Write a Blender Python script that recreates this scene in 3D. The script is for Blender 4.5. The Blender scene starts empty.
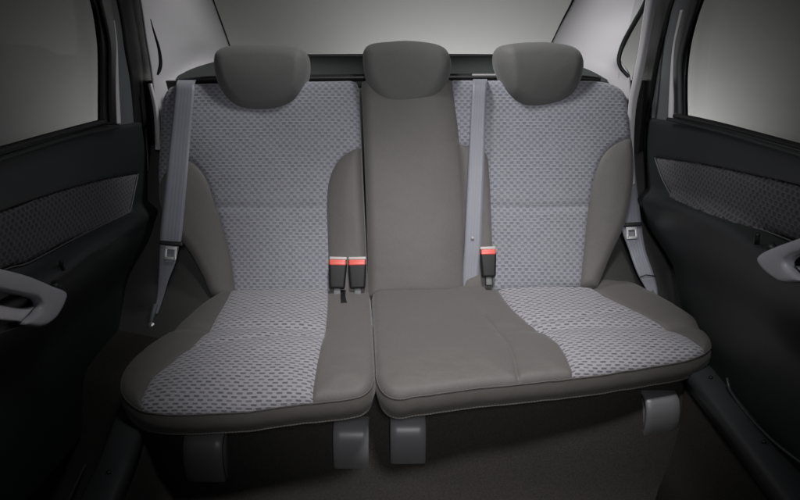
import bpy, bmesh, math, random
import numpy as np
from mathutils import Vector, Matrix, noise as mnoise
from mathutils.geometry import delaunay_2d_cdt
random.seed(4)
R = math.radians
S = bpy.context.scene
COL = S.collection

# ------------------------------------------------------------------ camera
PITCH = R(16.4); CAMZ = 1.20; FPX = 800.0
cd = bpy.data.cameras.new('camera'); cam = bpy.data.objects.new('camera', cd); COL.objects.link(cam)
cam.location = (0, 0, CAMZ); cam.rotation_euler = (math.pi/2 - PITCH, 0, 0)
cd.sensor_width = 36; cd.lens = 36; cd.clip_start = .05; cd.clip_end = 100
S.camera = cam
S.render.resolution_x = 1024; S.render.resolution_y = 640
S.view_settings.view_transform = 'Standard'; S.view_settings.look = 'None'
S.view_settings.exposure = 0; S.view_settings.gamma = 1

# ------------------------------------------------------------------ world and lamps (studio light, added fill spots, dark room)
w = bpy.data.worlds.new('World'); S.world = w; w.use_nodes = True
w.node_tree.nodes['Background'].inputs[0].default_value = (.80, .86, 1, 1)
w.node_tree.nodes['Background'].inputs[1].default_value = .010

def spot(name, loc, aim, power, cone, radius, blend=1.0, col=(1, 1, 1)):
    l = bpy.data.lights.new(name, 'SPOT'); l.energy = power; l.spot_size = R(cone); l.spot_blend = blend
    l.shadow_soft_size = radius; l.color = col
    o = bpy.data.objects.new(name, l); COL.objects.link(o); o.location = loc
    o.rotation_euler = (Vector(aim) - Vector(loc)).to_track_quat('-Z', 'Y').to_euler(); return o
spot('key_lamp', (.20, .9, 2.45), (.13, 1.92, .46), 240, 39, .18, col=(1, .98, .965))
spot('front_lamp', (.14, -.5, 1.55), (.08, 2.1, .66), 152, 37, .20, col=(.98, .985, 1))
spot('door_fill_left', (.1, 1.0, 2.2), (-.74, 1.55, .78), 17, 42, .2)  # added fill spot that brightens the left door panel, not a car lamp
spot('door_fill_right', (-.1, 1.0, 2.2), (.72, 1.5, .78), 15, 42, .2)  # matching added fill spot for the right door panel
spot('backdrop_lamp', (.30, 4.55, .05), (.30, 5.2, .55), 250, 118, .15, col=(1, .995, .985))
spot('backdrop_lamp_left', (-1.10, 4.5, .15), (-1.35, 5.0, .30), 72, 140, .12, col=(1, .995, .985))
spot('backdrop_lamp_right', (1.3, 4.48, .15), (1.5, 5.0, .30), 105, 140, .12, col=(1, .995, .985))
spot('pillar_fill_right', (-.4, 2.2, 2.2), (.70, 2.6, .74), 115, 36, .15)  # spot added to brighten the foot of the right pillar trim
spot('pillar_fill_left', (.4, 2.2, 2.2), (-.72, 2.6, .72), 72, 36, .15)  # weaker added spot doing the same for the left pillar trim

# ------------------------------------------------------------------ pixel (800 x 500 photo) to ray
CP, SP = math.cos(PITCH), math.sin(PITCH)
def ray(px, py):
    u = -(py - 250)/FPX
    return Vector(((px - 400)/FPX, CP + u*SP, -SP + u*CP))
def atY(px, py, Y):
    d = ray(px, py); return Vector((0, 0, CAMZ)) + d*(Y/d.y)
def atX(px, py, X):
    d = ray(px, py); return Vector((0, 0, CAMZ)) + d*(X/d.x)

class Frame:
    def __init__(s, O, U, V):
        s.O = Vector(O); s.U = Vector(U).normalized(); s.V = Vector(V).normalized(); s.N = s.U.cross(s.V).normalized()
    def px(s, x, y, h=0):
        d = ray(x, y); c = Vector((0, 0, CAMZ)); P = s.O + s.N*h
        t = (P - c).dot(s.N)/d.dot(s.N); q = c + d*t - s.O
        return (q.dot(s.U), q.dot(s.V))
    def w(s, u, v, h=0): return s.O + s.U*u + s.V*v + s.N*h

# ------------------------------------------------------------------ objects
def wl(o):
    p = Vector((0, 0, 0))
    while o: p += o.location; o = o.parent
    return p
def tag(o, label, cat, group=None, kind=None):
    if label: o['label'] = label
    if cat: o['category'] = cat
    if group: o['group'] = group
    if kind: o['kind'] = kind
    return o
def thing(name, label, cat, loc, group=None):
    o = bpy.data.objects.new(name, None); o.empty_display_size = .05; COL.objects.link(o); o.location = loc
    return tag(o, label, cat, group)
def mesh(name, vs, fs, mat, parent=None, uvs=None, smooth=True, solid=0, bevel=0, subsurf=0, off=-1):
    o0 = wl(parent) if parent else Vector((0, 0, 0))
    me = bpy.data.meshes.new(name); me.from_pydata([tuple(Vector(v) - o0) for v in vs], [], fs); me.update()
    if smooth: me.polygons.foreach_set('use_smooth', [True]*len(me.polygons))
    if uvs is not None:
        l = me.uv_layers.new(name='UVMap')
        for lp in me.loops: l.data[lp.index].uv = uvs[lp.vertex_index]
    me.materials.append(mat)
    o = bpy.data.objects.new(name, me); COL.objects.link(o)
    if parent: o.parent = parent
    if solid: m = o.modifiers.new('s', 'SOLIDIFY'); m.thickness = solid; m.offset = off
    if bevel: m = o.modifiers.new('b', 'BEVEL'); m.width = bevel; m.segments = 3; m.limit_method = 'ANGLE'
    if subsurf: m = o.modifiers.new('ss', 'SUBSURF'); m.levels = subsurf; m.render_levels = subsurf
    return o
def copy_tree(o, parent=None):
    c = o.copy(); COL.objects.link(c); c.parent = parent
    for ch in list(o.children): copy_tree(ch, c)
    return c

# ------------------------------------------------------------------ curves
def cat(pts, n=8, closed=False):
    P = [np.array(p, float) for p in pts]; out = []; L = len(P)
    rng = range(L) if closed else range(L-1)
    for i in rng:
        if closed: p0, p1, p2, p3 = P[i-1], P[i], P[(i+1) % L], P[(i+2) % L]
        else: p0, p1, p2, p3 = P[max(i-1, 0)], P[i], P[i+1], P[min(i+2, L-1)]
        for k in range(n):
            t = k/n
            out.append(.5*((2*p1) + (-p0+p2)*t + (2*p0-5*p1+4*p2-p3)*t*t + (-p0+3*p1-3*p2+p3)*t**3))
    if not closed: out.append(P[-1])
    return out
def resample(pts, step, closed=False):
    P = np.array(pts, float)
    if closed: P = np.vstack([P, P[:1]])
    d = np.r_[0, np.cumsum(np.linalg.norm(np.diff(P, axis=0), axis=1))]
    n = max(2, int(round(d[-1]/step)) + 1); t = np.linspace(0, d[-1], n)
    Q = np.stack([np.interp(t, d, P[:, k]) for k in range(P.shape[1])], 1)
    return Q[:-1] if closed else Q
def segdist(P, A, B):
    P = np.asarray(P); best = np.full(len(P), 1e9)
    for a, b in zip(A, B):
        ab = b-a; L = ab@ab
        if L < 1e-14: continue
        t = np.clip(((P-a)@ab)/L, 0, 1); d = np.linalg.norm(P-(a+t[:, None]*ab), axis=1)
        best = np.minimum(best, d)
    return best
def inside(P, poly):
    P = np.asarray(P); poly = np.asarray(poly); r = np.zeros(len(P), bool); j = len(poly)-1
    for i in range(len(poly)):
        xi, yi = poly[i]; xj, yj = poly[j]
        c = ((yi > P[:, 1]) != (yj > P[:, 1])) & (P[:, 0] < (xj-xi)*(P[:, 1]-yi)/((yj-yi) or 1e-12)+xi)
        r ^= c; j = i
    return r
def area(p): p = np.asarray(p); return .5*np.sum(p[:, 0]*np.roll(p[:, 1], -1)-np.roll(p[:, 0], -1)*p[:, 1])

def line(fr, pts, h=0, n=8):           # smooth curve through photo points on the frame's plane at height h
    return cat([fr.px(p[0], p[1], p[2] if len(p) > 2 else h) for p in pts], n)
def outline(fr, segs, h=0):            # several smooth curves meeting at corners
    out = []
    for s in segs: out += line(fr, s, h)
    q = [out[0]]
    for p in out[1:]:
        if np.linalg.norm(p-q[-1]) > 1e-4: q.append(p)
    if np.linalg.norm(q[0]-q[-1]) < 1e-4: q.pop()
    if area(q) < 0: q = q[::-1]
    return q

def padded(fr, out, seams, classify, mats, parent, r=.02, puff=.008, puffw=.04, groove=.003, gw=.004, T=.08,
           hfun=None, grid=.009, skirt=None, skirt_mat=None, taper=0.0, skirt_name='side_cover', bow=0.0, softseams=(), uvfront=False):
    """upholstered / moulded shape: heightfield over an outline cut exactly along its seams; each region is its own mesh"""
    O = resample(out, .006, True)
    A, B = O, np.roll(O, -1, axis=0)
    seamR = [resample(s, .006) for s in seams]; soft = [resample(s, .006) for s in softseams]
    pts = [tuple(p) for p in O]; edges = [(i, (i+1) % len(O)) for i in range(len(O))]
    for s in seamR + soft:
        b = len(pts); pts += [tuple(p) for p in s]; edges += [(b+i, b+i+1) for i in range(len(s)-1)]
    extra = []
    tang = np.roll(O, -1, axis=0)-np.roll(O, 1, axis=0); nrm = np.stack([-tang[:, 1], tang[:, 0]], 1)
    nrm /= np.linalg.norm(nrm, axis=1)[:, None]+1e-12
    for f in (.03, .1, .22, .4, .65, 1.):
        q = O + nrm*(r*f); ok = segdist(q, A, B) > r*f*.93; extra.append(q[ok])
    for s in seamR + soft:
        if len(s) < 3: continue
        tg = np.gradient(s, axis=0); nn = np.stack([-tg[:, 1], tg[:, 0]], 1); nn /= np.linalg.norm(nn, axis=1)[:, None]+1e-12
        for f in (-.006, -.0025, .0025, .006): extra.append(s+nn*f)
    lo, hi = O.min(0), O.max(0)
    gx, gy = np.meshgrid(np.arange(lo[0], hi[0], grid), np.arange(lo[1], hi[1], grid)); gx[::2] += grid/2
    g = np.stack([gx.ravel(), gy.ravel()], 1); g = g[segdist(g, A, B) > max(r, .004)]
    extra = np.vstack(extra+[g]); extra = extra[inside(extra, O)]
    if len(seamR+soft):
        SA = np.vstack([s[:-1] for s in seamR+soft]); SB = np.vstack([s[1:] for s in seamR+soft])
        ds = segdist(extra, SA, SB); extra = extra[ds > .0015]
    extra = extra[segdist(extra, A, B) > .0004]
    # thin out near-duplicates
    key = np.round(extra/.0012).astype(int); _, ix = np.unique(key, axis=0, return_index=True); extra = extra[ix]
    pts += [tuple(p) for p in extra]
    V, E, F, *_ = delaunay_2d_cdt([Vector(p) for p in pts], edges, [], 0, 1e-6)
    V = np.array([tuple(v) for v in V])
    C = np.array([V[list(f)].mean(0) for f in F]); keep = inside(C, O); F = [f for f, k in zip(F, keep) if k]; C = C[keep]
    d = segdist(V, A, B); t = np.clip(d/r, 0, 1)
    h = -r*(1-np.sqrt(np.clip(1-(1-t)**2, 0, 1)))
    dm = d.copy()
    if seamR:
        SA = np.vstack([s[:-1] for s in seamR]); SB = np.vstack([s[1:] for s in seamR]); dsm = segdist(V, SA, SB)
        dm = np.minimum(dm, dsm); h -= groove*np.exp(-(dsm/gw)**2)
    h += puff*(1-np.exp(-dm/puffw))
    if soft:
        SA = np.vstack([s[:-1] for s in soft]); SB = np.vstack([s[1:] for s in soft]); h -= groove*1.5*np.exp(-(segdist(V, SA, SB)/.010)**2)
    if hfun is not None: h = h + hfun(V)
    UVv = V.copy()
    if uvfront: UVv[:, 1] += np.where(V[:, 1] < .15, -r*(1-np.sqrt(np.clip(1-(1-t)**2, 0, 1))), 0)
    W = [fr.w(V[i, 0], V[i, 1], h[i]) for i in range(len(V))]
    cl = classify(C) if classify else np.zeros(len(C), int)
    made = []
    for k, (nm, mt) in enumerate(mats):
        fs = [F[i] for i in np.nonzero(cl == k)[0]]
        if not fs: made.append(None); continue
        used = sorted({i for f in fs for i in f}); mp = {i: j for j, i in enumerate(used)}
        made.append(mesh(nm, [W[i] for i in used], [tuple(mp[i] for i in f) for f in fs], mt, parent, uvs=[tuple(UVv[i]) for i in used]))
    # skirt
    if T > 0:
        hh = np.array([(-r + puff*0) for _ in O]);
        if hfun is not None: hh = hh + hfun(O)
        vs, fs, uv = [], [], []; cen = O.mean(0); n = len(O)
        per = np.r_[0, np.cumsum(np.linalg.norm(np.roll(O, -1, axis=0)-O, axis=1))]
        K = 9
        for k in range(K):
            a = k/(K-1); outw = bow*math.sin(math.pi*a)-taper*a*a
            for i in range(n):
                q = O[i]-nrm[i]*outw; vs.append(fr.w(q[0], q[1], hh[i]-T*a)); uv.append((per[i], -T*a))
        for k in range(K-1):
            for i in range(n):
                j = (i+1) % n; fs.append((k*n+i, (k+1)*n+i, (k+1)*n+j, k*n+j))
        fs.append(tuple(range((K-1)*n, K*n))[::-1])
        o = mesh(skirt_name, vs, fs, skirt_mat or mats[0][1], parent, uvs=uv)
        made.append(o)
    return made, O, nrm

def tube(name, P, rad, mat, parent=None, nseg=8, closed=False, flat=1.0):
    P = [Vector(p) for p in P]; vs, fs = [], []; n = len(P); up = None
    uv = []; L = 0
    for i, p in enumerate(P):
        if closed: t = (P[(i+1) % n]-P[i-1]).normalized()
        else: t = (P[min(i+1, n-1)]-P[max(i-1, 0)]).normalized()
        if up is None:
            up = Vector((0, 0, 1)) if abs(t.z) < .9 else Vector((0, 1, 0))
        s = t.cross(up).normalized(); up = s.cross(t).normalized()
        rr = rad(i/(n-1)) if callable(rad) else rad
        if i: L += (p-P[i-1]).length
        for k in range(nseg):
            a = 2*math.pi*k/nseg; vs.append(p+s*(math.cos(a)*rr)+up*(math.sin(a)*rr*flat)); uv.append((L, k/nseg*.01))
    m = n if closed else n-1
    for i in range(m):
        for k in range(nseg):
            a, b = i*nseg+k, i*nseg+(k+1) % nseg; c, d = ((i+1) % n)*nseg+(k+1) % nseg, ((i+1) % n)*nseg+k
            fs.append((a, b, c, d))
    if not closed: fs.append(tuple(range(nseg))[::-1]); fs.append(tuple(range((n-1)*nseg, n*nseg)))
    return mesh(name, vs, fs, mat, parent, uvs=uv)

def patch(name, grid, mat, parent=None, nu=8, nv=8, solid=.006, three=True):
    """smooth sheet through a grid of (photo x, photo y, distance Y) or 3D points"""
    rows = []
    for rw in grid:
        q = [atY(*p) if not isinstance(p, Vector) else p for p in rw]; rows.append(cat([tuple(v) for v in q], nu))
    cols = list(zip(*rows)); cc = [cat([tuple(v) for v in c], nv) for c in cols]
    U, V = len(cc), len(cc[0]); vs = [Vector(cc[i][j]) for j in range(V) for i in range(U)]
    fs = [(j*U+i, j*U+i+1, (j+1)*U+i+1, (j+1)*U+i) for j in range(V-1) for i in range(U-1)]
    n = Vector((0, 0, 0))
    for f in fs: n += (vs[f[1]]-vs[f[0]]).cross(vs[f[3]]-vs[f[0]])
    mid = vs[len(vs)//2]
    if n.dot(Vector((0, 0, CAMZ))-mid) < 0: fs = [f[::-1] for f in fs]
    uv = [(i/U, j/V) for j in range(V) for i in range(U)]
    return mesh(name, vs, fs, mat, parent, uvs=uv, solid=solid)

def ribbon(name, pairs, mat, parent, thick=.0016, n=10, bow=0.0):
    """belt webbing between left/right edge points (3D pairs)"""
    L = cat([tuple(a) for a, b in pairs], n); Rr = cat([tuple(b) for a, b in pairs], n)
    vs, fs, uv = [], [], []; M = 6; d = 0
    for i in range(len(L)):
        a, b = Vector(L[i]), Vector(Rr[i])
        if i: d += (a-Vector(L[i-1])).length
        for k in range(M+1):
            t = k/M; p = a.lerp(b, t); p += Vector((0, -1, .3))*bow*math.sin(math.pi*t); vs.append(p); uv.append((t*.048, d))
    for i in range(len(L)-1):
        for k in range(M):
            q = i*(M+1)+k; fs.append((q, q+M+1, q+M+2, q+1))
    return mesh(name, vs, fs, mat, parent, uvs=uv, solid=thick, bevel=0)

def rbox(name, c, size, mat, parent, bev=.003, rot=None, taper=1.0, seg=3):
    bm = bmesh.new(); bmesh.ops.create_cube(bm, size=1)
    for v in bm.verts:
        t = taper if v.co.z < 0 else 1
        v.co = Vector((v.co.x*size[0]*t, v.co.y*size[1]*t, v.co.z*size[2]))
    bmesh.ops.bevel(bm, geom=bm.edges[:], offset=bev, segments=seg, affect='EDGES', profile=.6)
    M = Matrix.Translation(Vector(c)) @ (rot.to_4x4() if rot else Matrix())
    bm.transform(M); vs = [v.co.copy() for v in bm.verts]; fs = [tuple(v.index for v in f.verts) for f in bm.faces]; bm.free()
    return mesh(name, vs, fs, mat, parent)

# ------------------------------------------------------------------ materials
def newmat(name):
    m = bpy.data.materials.new(name); m.use_nodes = True; nt = m.node_tree; b = nt.nodes['Principled BSDF']; return m, nt, b
def N(nt, t, **kw):
    n = nt.nodes.new(t)
    for k, v in kw.items():
        if k.startswith('i'): n.inputs[int(k[1:])].default_value = v
        else: setattr(n, k, v)
    return n
def math_(nt, op, a, b=None, clamp=False):
    n = nt.nodes.new('ShaderNodeMath'); n.operation = op; n.use_clamp = clamp
    for i, x in enumerate((a, b)):
        if x is None: continue
        if isinstance(x, (int, float)): n.inputs[i].default_value = x
        else: nt.links.new(x, n.inputs[i])
    return n.outputs[0]
def mixc(nt, f, a, b):
    n = nt.nodes.new('ShaderNodeMix'); n.data_type = 'RGBA'
    for i, x in ((0, f), (6, a), (7, b)):
        if isinstance(x, (tuple, float, int)): n.inputs[i].default_value = (*x, 1) if isinstance(x, tuple) else x
        else: nt.links.new(x, n.inputs[i])
    return n.outputs[2]
def noise(nt, scale, detail=3, rough=.5, vec=None):
    n = nt.nodes.new('ShaderNodeTexNoise'); n.inputs['Scale'].default_value = scale; n.inputs['Detail'].default_value = detail
    n.inputs['Roughness'].default_value = rough
    if vec is None:
        tc = nt.nodes.new('ShaderNodeTexCoord'); vec = tc.outputs['Object']
    nt.links.new(vec, n.inputs['Vector']); return n.outputs['Fac']
def bump(nt, b, h, strength=.3, dist=.001, prev=None):
    n = nt.nodes.new('ShaderNodeBump'); n.inputs['Strength'].default_value = strength; n.inputs['Distance'].default_value = dist
    nt.links.new(h, n.inputs['Height'])
    if prev: nt.links.new(prev, n.inputs['Normal'])
    nt.links.new(n.outputs[0], b.inputs['Normal']); return n.outputs[0]

def plastic(name, col, rough=.5, grain=1800, gs=.25, spec=.4, var=.12, gd=.0004):
    m, nt, b = newmat(name); f = noise(nt, 9, 4)
    nt.links.new(mixc(nt, f, tuple(c*(1-var) for c in col), tuple(c*(1+var) for c in col)), b.inputs['Base Color'])
    b.inputs['Roughness'].default_value = rough; b.inputs['Specular IOR Level'].default_value = spec
    if gs: bump(nt, b, noise(nt, grain/3, 2), gs, gd)
    return m

def weave(name, light, dark, dash, pu=.0216, pv=.0108, amt=1.0, sheen=.25, dw=.26, dh=.36):
    """jacquard cloth: staggered woven dashes on a lighter ground, fine threads"""
    m, nt, b = newmat(name)
    uv = nt.nodes.new('ShaderNodeUVMap'); uv.uv_map = 'UVMap'; sx = nt.nodes.new('ShaderNodeSeparateXYZ'); nt.links.new(uv.outputs[0], sx.inputs[0])
    # slight irregularity of the weave
    wob = noise(nt, 30, 2, .5, uv.outputs[0]); wob = math_(nt, 'MULTIPLY', math_(nt, 'SUBTRACT', wob, .5), .004); wb2 = noise(nt, 3.2, 1, .5, uv.outputs[0]); wob = math_(nt, 'ADD', wob, math_(nt, 'MULTIPLY', math_(nt, 'SUBTRACT', wb2, .5), .014))
    u = math_(nt, 'DIVIDE', math_(nt, 'ADD', sx.outputs[0], wob), pu); v = math_(nt, 'DIVIDE', math_(nt, 'ADD', sx.outputs[1], wob), pv)
    row = math_(nt, 'FLOOR', v); odd = math_(nt, 'MULTIPLY', math_(nt, 'PINGPONG', row, 1), .5)
    fu = math_(nt, 'ABSOLUTE', math_(nt, 'SUBTRACT', math_(nt, 'FRACT', math_(nt, 'ADD', u, odd)), .5))
    fv = math_(nt, 'ABSOLUTE', math_(nt, 'SUBTRACT', math_(nt, 'FRACT', v), .5))
    def edge(x, w_, soft):
        n = nt.nodes.new('ShaderNodeMapRange'); n.interpolation_type = 'SMOOTHSTEP'; nt.links.new(x, n.inputs[0])
        n.inputs[1].default_value = w_-soft; n.inputs[2].default_value = w_+soft; n.inputs[3].default_value = 1; n.inputs[4].default_value = 0
        return n.outputs[0]
    mask = math_(nt, 'MULTIPLY', edge(fu, dw, .07), edge(fv, dh, .11))
    # pale raised float thread above each dash
    fv2 = math_(nt, 'ABSOLUTE', math_(nt, 'SUBTRACT', math_(nt, 'FRACT', math_(nt, 'ADD', v, .5)), .5))
    lite = math_(nt, 'MULTIPLY', edge(fu, .33, .12), edge(fv2, .13, .08))
    cell = nt.nodes.new('ShaderNodeTexWhiteNoise'); cell.noise_dimensions = '2D'; cx = nt.nodes.new('ShaderNodeCombineXYZ')
    nt.links.new(math_(nt, 'FLOOR', math_(nt, 'ADD', u, odd)), cx.inputs[0]); nt.links.new(row, cx.inputs[1]); nt.links.new(cx.outputs[0], cell.inputs['Vector'])
    vary = math_(nt, 'ADD', math_(nt, 'MULTIPLY', cell.outputs['Value'], .3), .7)
    mask = math_(nt, 'MULTIPLY', math_(nt, 'MULTIPLY', mask, vary), amt)
    th = noise(nt, 420, 3, .7, uv.outputs[0]); big = noise(nt, 7, 3, .5, uv.outputs[0])
    base = mixc(nt, th, tuple(c*.62 for c in light), tuple(c*1.38 for c in light))
    base = mixc(nt, math_(nt, 'MULTIPLY', big, .5), base, tuple(a*.82+b_*.12 for a, b_ in zip(light, (light[2],)*3)))
    base = mixc(nt, math_(nt, 'MULTIPLY', lite, .35*amt), base, tuple(c*1.45 for c in light))
    nt.links.new(mixc(nt, mask, base, dark), b.inputs['Base Color'])
    b.inputs['Roughness'].default_value = .85; b.inputs['Specular IOR Level'].default_value = .2
    b.inputs['Sheen Weight'].default_value = sheen; b.inputs['Sheen Roughness'].default_value = .5
    hgt = math_(nt, 'SUBTRACT', math_(nt, 'ADD', math_(nt, 'MULTIPLY', lite, .6), math_(nt, 'MULTIPLY', th, .35)), mask)
    bump(nt, b, hgt, .6, .0012)
    return m

def vinyl(name, col, rough=.62, wr=1.0):
    m, nt, b = newmat(name); f = noise(nt, 6, 4); f2 = noise(nt, 300, 3, .7)
    c = mixc(nt, f, tuple(x*.93 for x in col), tuple(x*1.06 for x in col))
    c = mixc(nt, f2, c, mixc(nt, .7, c, tuple(x*.45 for x in col)))
    nt.links.new(c, b.inputs['Base Color'])
    b.inputs['Roughness'].default_value = rough; b.inputs['Specular IOR Level'].default_value = .35
    b.inputs['Sheen Weight'].default_value = .15
    p = bump(nt, b, noise(nt, 900, 2), .35, .0005)
    tc = nt.nodes.new('ShaderNodeTexCoord'); mp = nt.nodes.new('ShaderNodeMapping'); mp.inputs['Scale'].default_value = (1, 2.3, 1)
    mp.inputs['Rotation'].default_value = (0, 0, .5); nt.links.new(tc.outputs['Object'], mp.inputs[0])
    bump(nt, b, noise(nt, 13, 2, .45, mp.outputs[0]), .32*wr, .009, p)
    return m

M = {}
M['cloth'] = weave('seat_cloth', (.238, .240, .268), (.142, .144, .170), 1, pu=.0190, pv=.0097, dw=.28, dh=.40)
M['cloth_cushion'] = weave('cushion_cloth', (.262, .256, .278), (.088, .086, .100), 1, pu=.0225, pv=.0096, dw=.29, dh=.27)
M['door_cloth'] = weave('door_cloth', (.095, .090, .102), (.036, .035, .040), 1, pu=.021, pv=.0105, sheen=.1, dw=.28, dh=.38)
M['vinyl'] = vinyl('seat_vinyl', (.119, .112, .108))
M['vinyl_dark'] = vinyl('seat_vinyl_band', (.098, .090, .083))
M['head'] = vinyl('headrest_cloth', (.116, .114, .111), .7, .5)
M['pipe'] = plastic('piping', (.13, .12, .11), .6)
M['stitch'], nt, b = newmat('stitched_piping')
uvn = nt.nodes.new('ShaderNodeUVMap'); uvn.uv_map = 'UVMap'; sxn = nt.nodes.new('ShaderNodeSeparateXYZ'); nt.links.new(uvn.outputs[0], sxn.inputs[0])
dsh = math_(nt, 'GREATER_THAN', math_(nt, 'SINE', math_(nt, 'MULTIPLY', sxn.outputs[0], 2*math.pi/.0075)), .1)
nt.links.new(mixc(nt, dsh, (.085, .078, .070), (.135, .125, .115)), b.inputs['Base Color']); b.inputs['Roughness'].default_value = .7
M['carpet'], nt, b = newmat('carpet')
nt.links.new(mixc(nt, noise(nt, 260, 4, .7), (.007, .007, .0065), (.062, .057, .053)), b.inputs['Base Color']); b.inputs['Roughness'].default_value = 1
b.inputs['Specular IOR Level'].default_value = .1; bump(nt, b, noise(nt, 500, 3, .7), .8, .003)
M['side_carpet'], nt, b = newmat('side_carpet')
nt.links.new(mixc(nt, noise(nt, 300, 4, .7), (.020, .020, .020), (.055, .055, .052)), b.inputs['Base Color']); b.inputs['Roughness'].default_value = .95
bump(nt, b, noise(nt, 500, 3, .7), .5, .002)
M['door'] = plastic('door_plastic', (.017, .021, .021), .48, 1600, .4)
M['black'] = plastic('black_plastic', (.012, .012, .013), .42)
M['rubber'] = plastic('rubber', (.009, .010, .010), .38, spec=.5)
M['grey'] = plastic('grey_trim', (.10, .105, .11), .5)
M['handle'] = plastic('handle_grey', (.50, .50, .54), .34, gs=.12)
M['cover'] = plastic('hinge_cover_plastic', (.135, .135, .142), .40, gs=.15, spec=.5)
M['pillar'] = plastic('pillar_trim', (.50, .485, .50), .6, gs=.15, var=.03)
M['weather'] = plastic('painted_metal', (.58, .56, .58), .35, gs=0, var=.02)
M['shelf'] = plastic('shelf_felt', (.030, .036, .033), .8, gs=.5)
M['grey_sill'] = plastic('sill_plastic', (.035, .038, .040), .45)
M['red'] = plastic('red_button', (.62, .085, .06), .35, gs=0)
M['slot'] = plastic('slot_edge', (.36, .35, .34), .4, gs=0)
M['buckle'] = plastic('buckle_plastic', (.010, .010, .011), .5, spec=.25)
M['metal'], nt, b = newmat('brushed_metal'); b.inputs['Base Color'].default_value = (.62, .62, .62, 1); b.inputs['Metallic'].default_value = .9
nt.links.new(math_(nt, 'ADD', math_(nt, 'MULTIPLY', noise(nt, 60, 3), .25), .28), b.inputs['Roughness'])
def webbing(name, col):
    m, nt, b = newmat(name)
    uv = nt.nodes.new('ShaderNodeUVMap'); uv.uv_map = 'UVMap'; sx = nt.nodes.new('ShaderNodeSeparateXYZ'); nt.links.new(uv.outputs[0], sx.inputs[0])
    a = math_(nt, 'SINE', math_(nt, 'MULTIPLY', sx.outputs[0], 2*math.pi/.0080)); c = math_(nt, 'SINE', math_(nt, 'MULTIPLY', math_(nt, 'ADD', sx.outputs[1], sx.outputs[0]), 2*math.pi/.0024))
    k = math_(nt, 'ADD', math_(nt, 'MULTIPLY', a, .5), .5); d = math_(nt, 'ADD', math_(nt, 'MULTIPLY', c, .5), .5)
    e = math_(nt, 'ABSOLUTE', math_(nt, 'SUBTRACT', sx.outputs[0], .024)); rim = math_(nt, 'GREATER_THAN', e, .0212)
    base = mixc(nt, math_(nt, 'MULTIPLY', k, .6), col, tuple(x*.84 for x in col)); base = mixc(nt, math_(nt, 'MULTIPLY', rim, .25), base, tuple(x*.6 for x in col))
    base = mixc(nt, math_(nt, 'MULTIPLY', noise(nt, 25, 3), .5), base, tuple(x*.75 for x in col))
    nt.links.new(base, b.inputs['Base Color']); b.inputs['Roughness'].default_value = .45; b.inputs['Sheen Weight'].default_value = .3
    bump(nt, b, math_(nt, 'ADD', d, k), .35, .0005); return m
M['belt'] = webbing('belt_webbing', (.205, .21, .245))
M['glass'], nt, b = newmat('window_glass')
tr = nt.nodes.new('ShaderNodeBsdfTransparent'); tr.inputs[0].default_value = (.90, .905, .90, 1); gl = nt.nodes.new('ShaderNodeBsdfGlossy'); gl.inputs['Roughness'].default_value = .03
fr_ = nt.nodes.new('ShaderNodeLayerWeight'); mx = nt.nodes.new('ShaderNodeMixShader')
nt.links.new(math_(nt, 'ADD', math_(nt, 'MULTIPLY', math_(nt, 'POWER', fr_.outputs['Facing'], 5), .10), .010), mx.inputs[0]); nt.links.new(tr.outputs[0], mx.inputs[1]); nt.links.new(gl.outputs[0], mx.inputs[2]); nt.links.new(mx.outputs[0], nt.nodes['Material Output'].inputs[0])
M['wall'], nt, b = newmat('studio_wall')
nt.links.new(mixc(nt, noise(nt, .8, 3), (.19, .19, .187), (.21, .21, .207)), b.inputs['Base Color']); b.inputs['Roughness'].default_value = .9

# ------------------------------------------------------------------ SETTING
# studio backdrop: floor sweeping up into a curved wall round the car
def backdrop():
    vs, fs = [], []; n = 64
    prof = [(0, -.35), (2.6, -.35), (4.2, -.35), (4.7, -.30), (5.05, -.1), (5.2, .25), (5.25, .8), (5.25, 2.), (5.25, 4.2)]
    for a in range(n+1):
        ang = math.pi*(-.12 + 1.24*a/n)
        for rr, z in prof: vs.append((math.cos(ang)*rr*1.0, math.sin(ang)*rr, z))
    P = len(prof)
    for a in range(n):
        for k in range(P-1): fs.append((a*P+k, a*P+k+1, (a+1)*P+k+1, (a+1)*P+k))
    o = mesh('studio_backdrop', vs, [f[::-1] for f in fs], M['wall'], uvs=None); o['kind'] = 'structure'
backdrop()
# carpeted floor pan with the riser under the seat
fv, ff = [], []
prof = [(2.25, .33), (1.93, .33), (1.875, .315), (1.85, .27), (1.80, .12), (1.775, .05), (1.74, .012), (1.66, 0), (1.2, 0), (.2, 0)]
for i in range(41):
    x = -1.1+2.2*i/40
    for k, (y, z) in enumerate(prof):
        tun = .03*math.exp(-(x/.13)**2) if y < 1.8 else 0
        fv.append((x, y+.004*math.sin(x*23+z*9), z+tun))
for i in range(40):
    for k in range(len(prof)-1): a = i*len(prof)+k; ff.append((a, a+1, a+1+len(prof), a+len(prof)))
o = mesh('floor', fv, ff, M['carpet'], solid=.01, subsurf=1); o['kind'] = 'structure'

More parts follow.
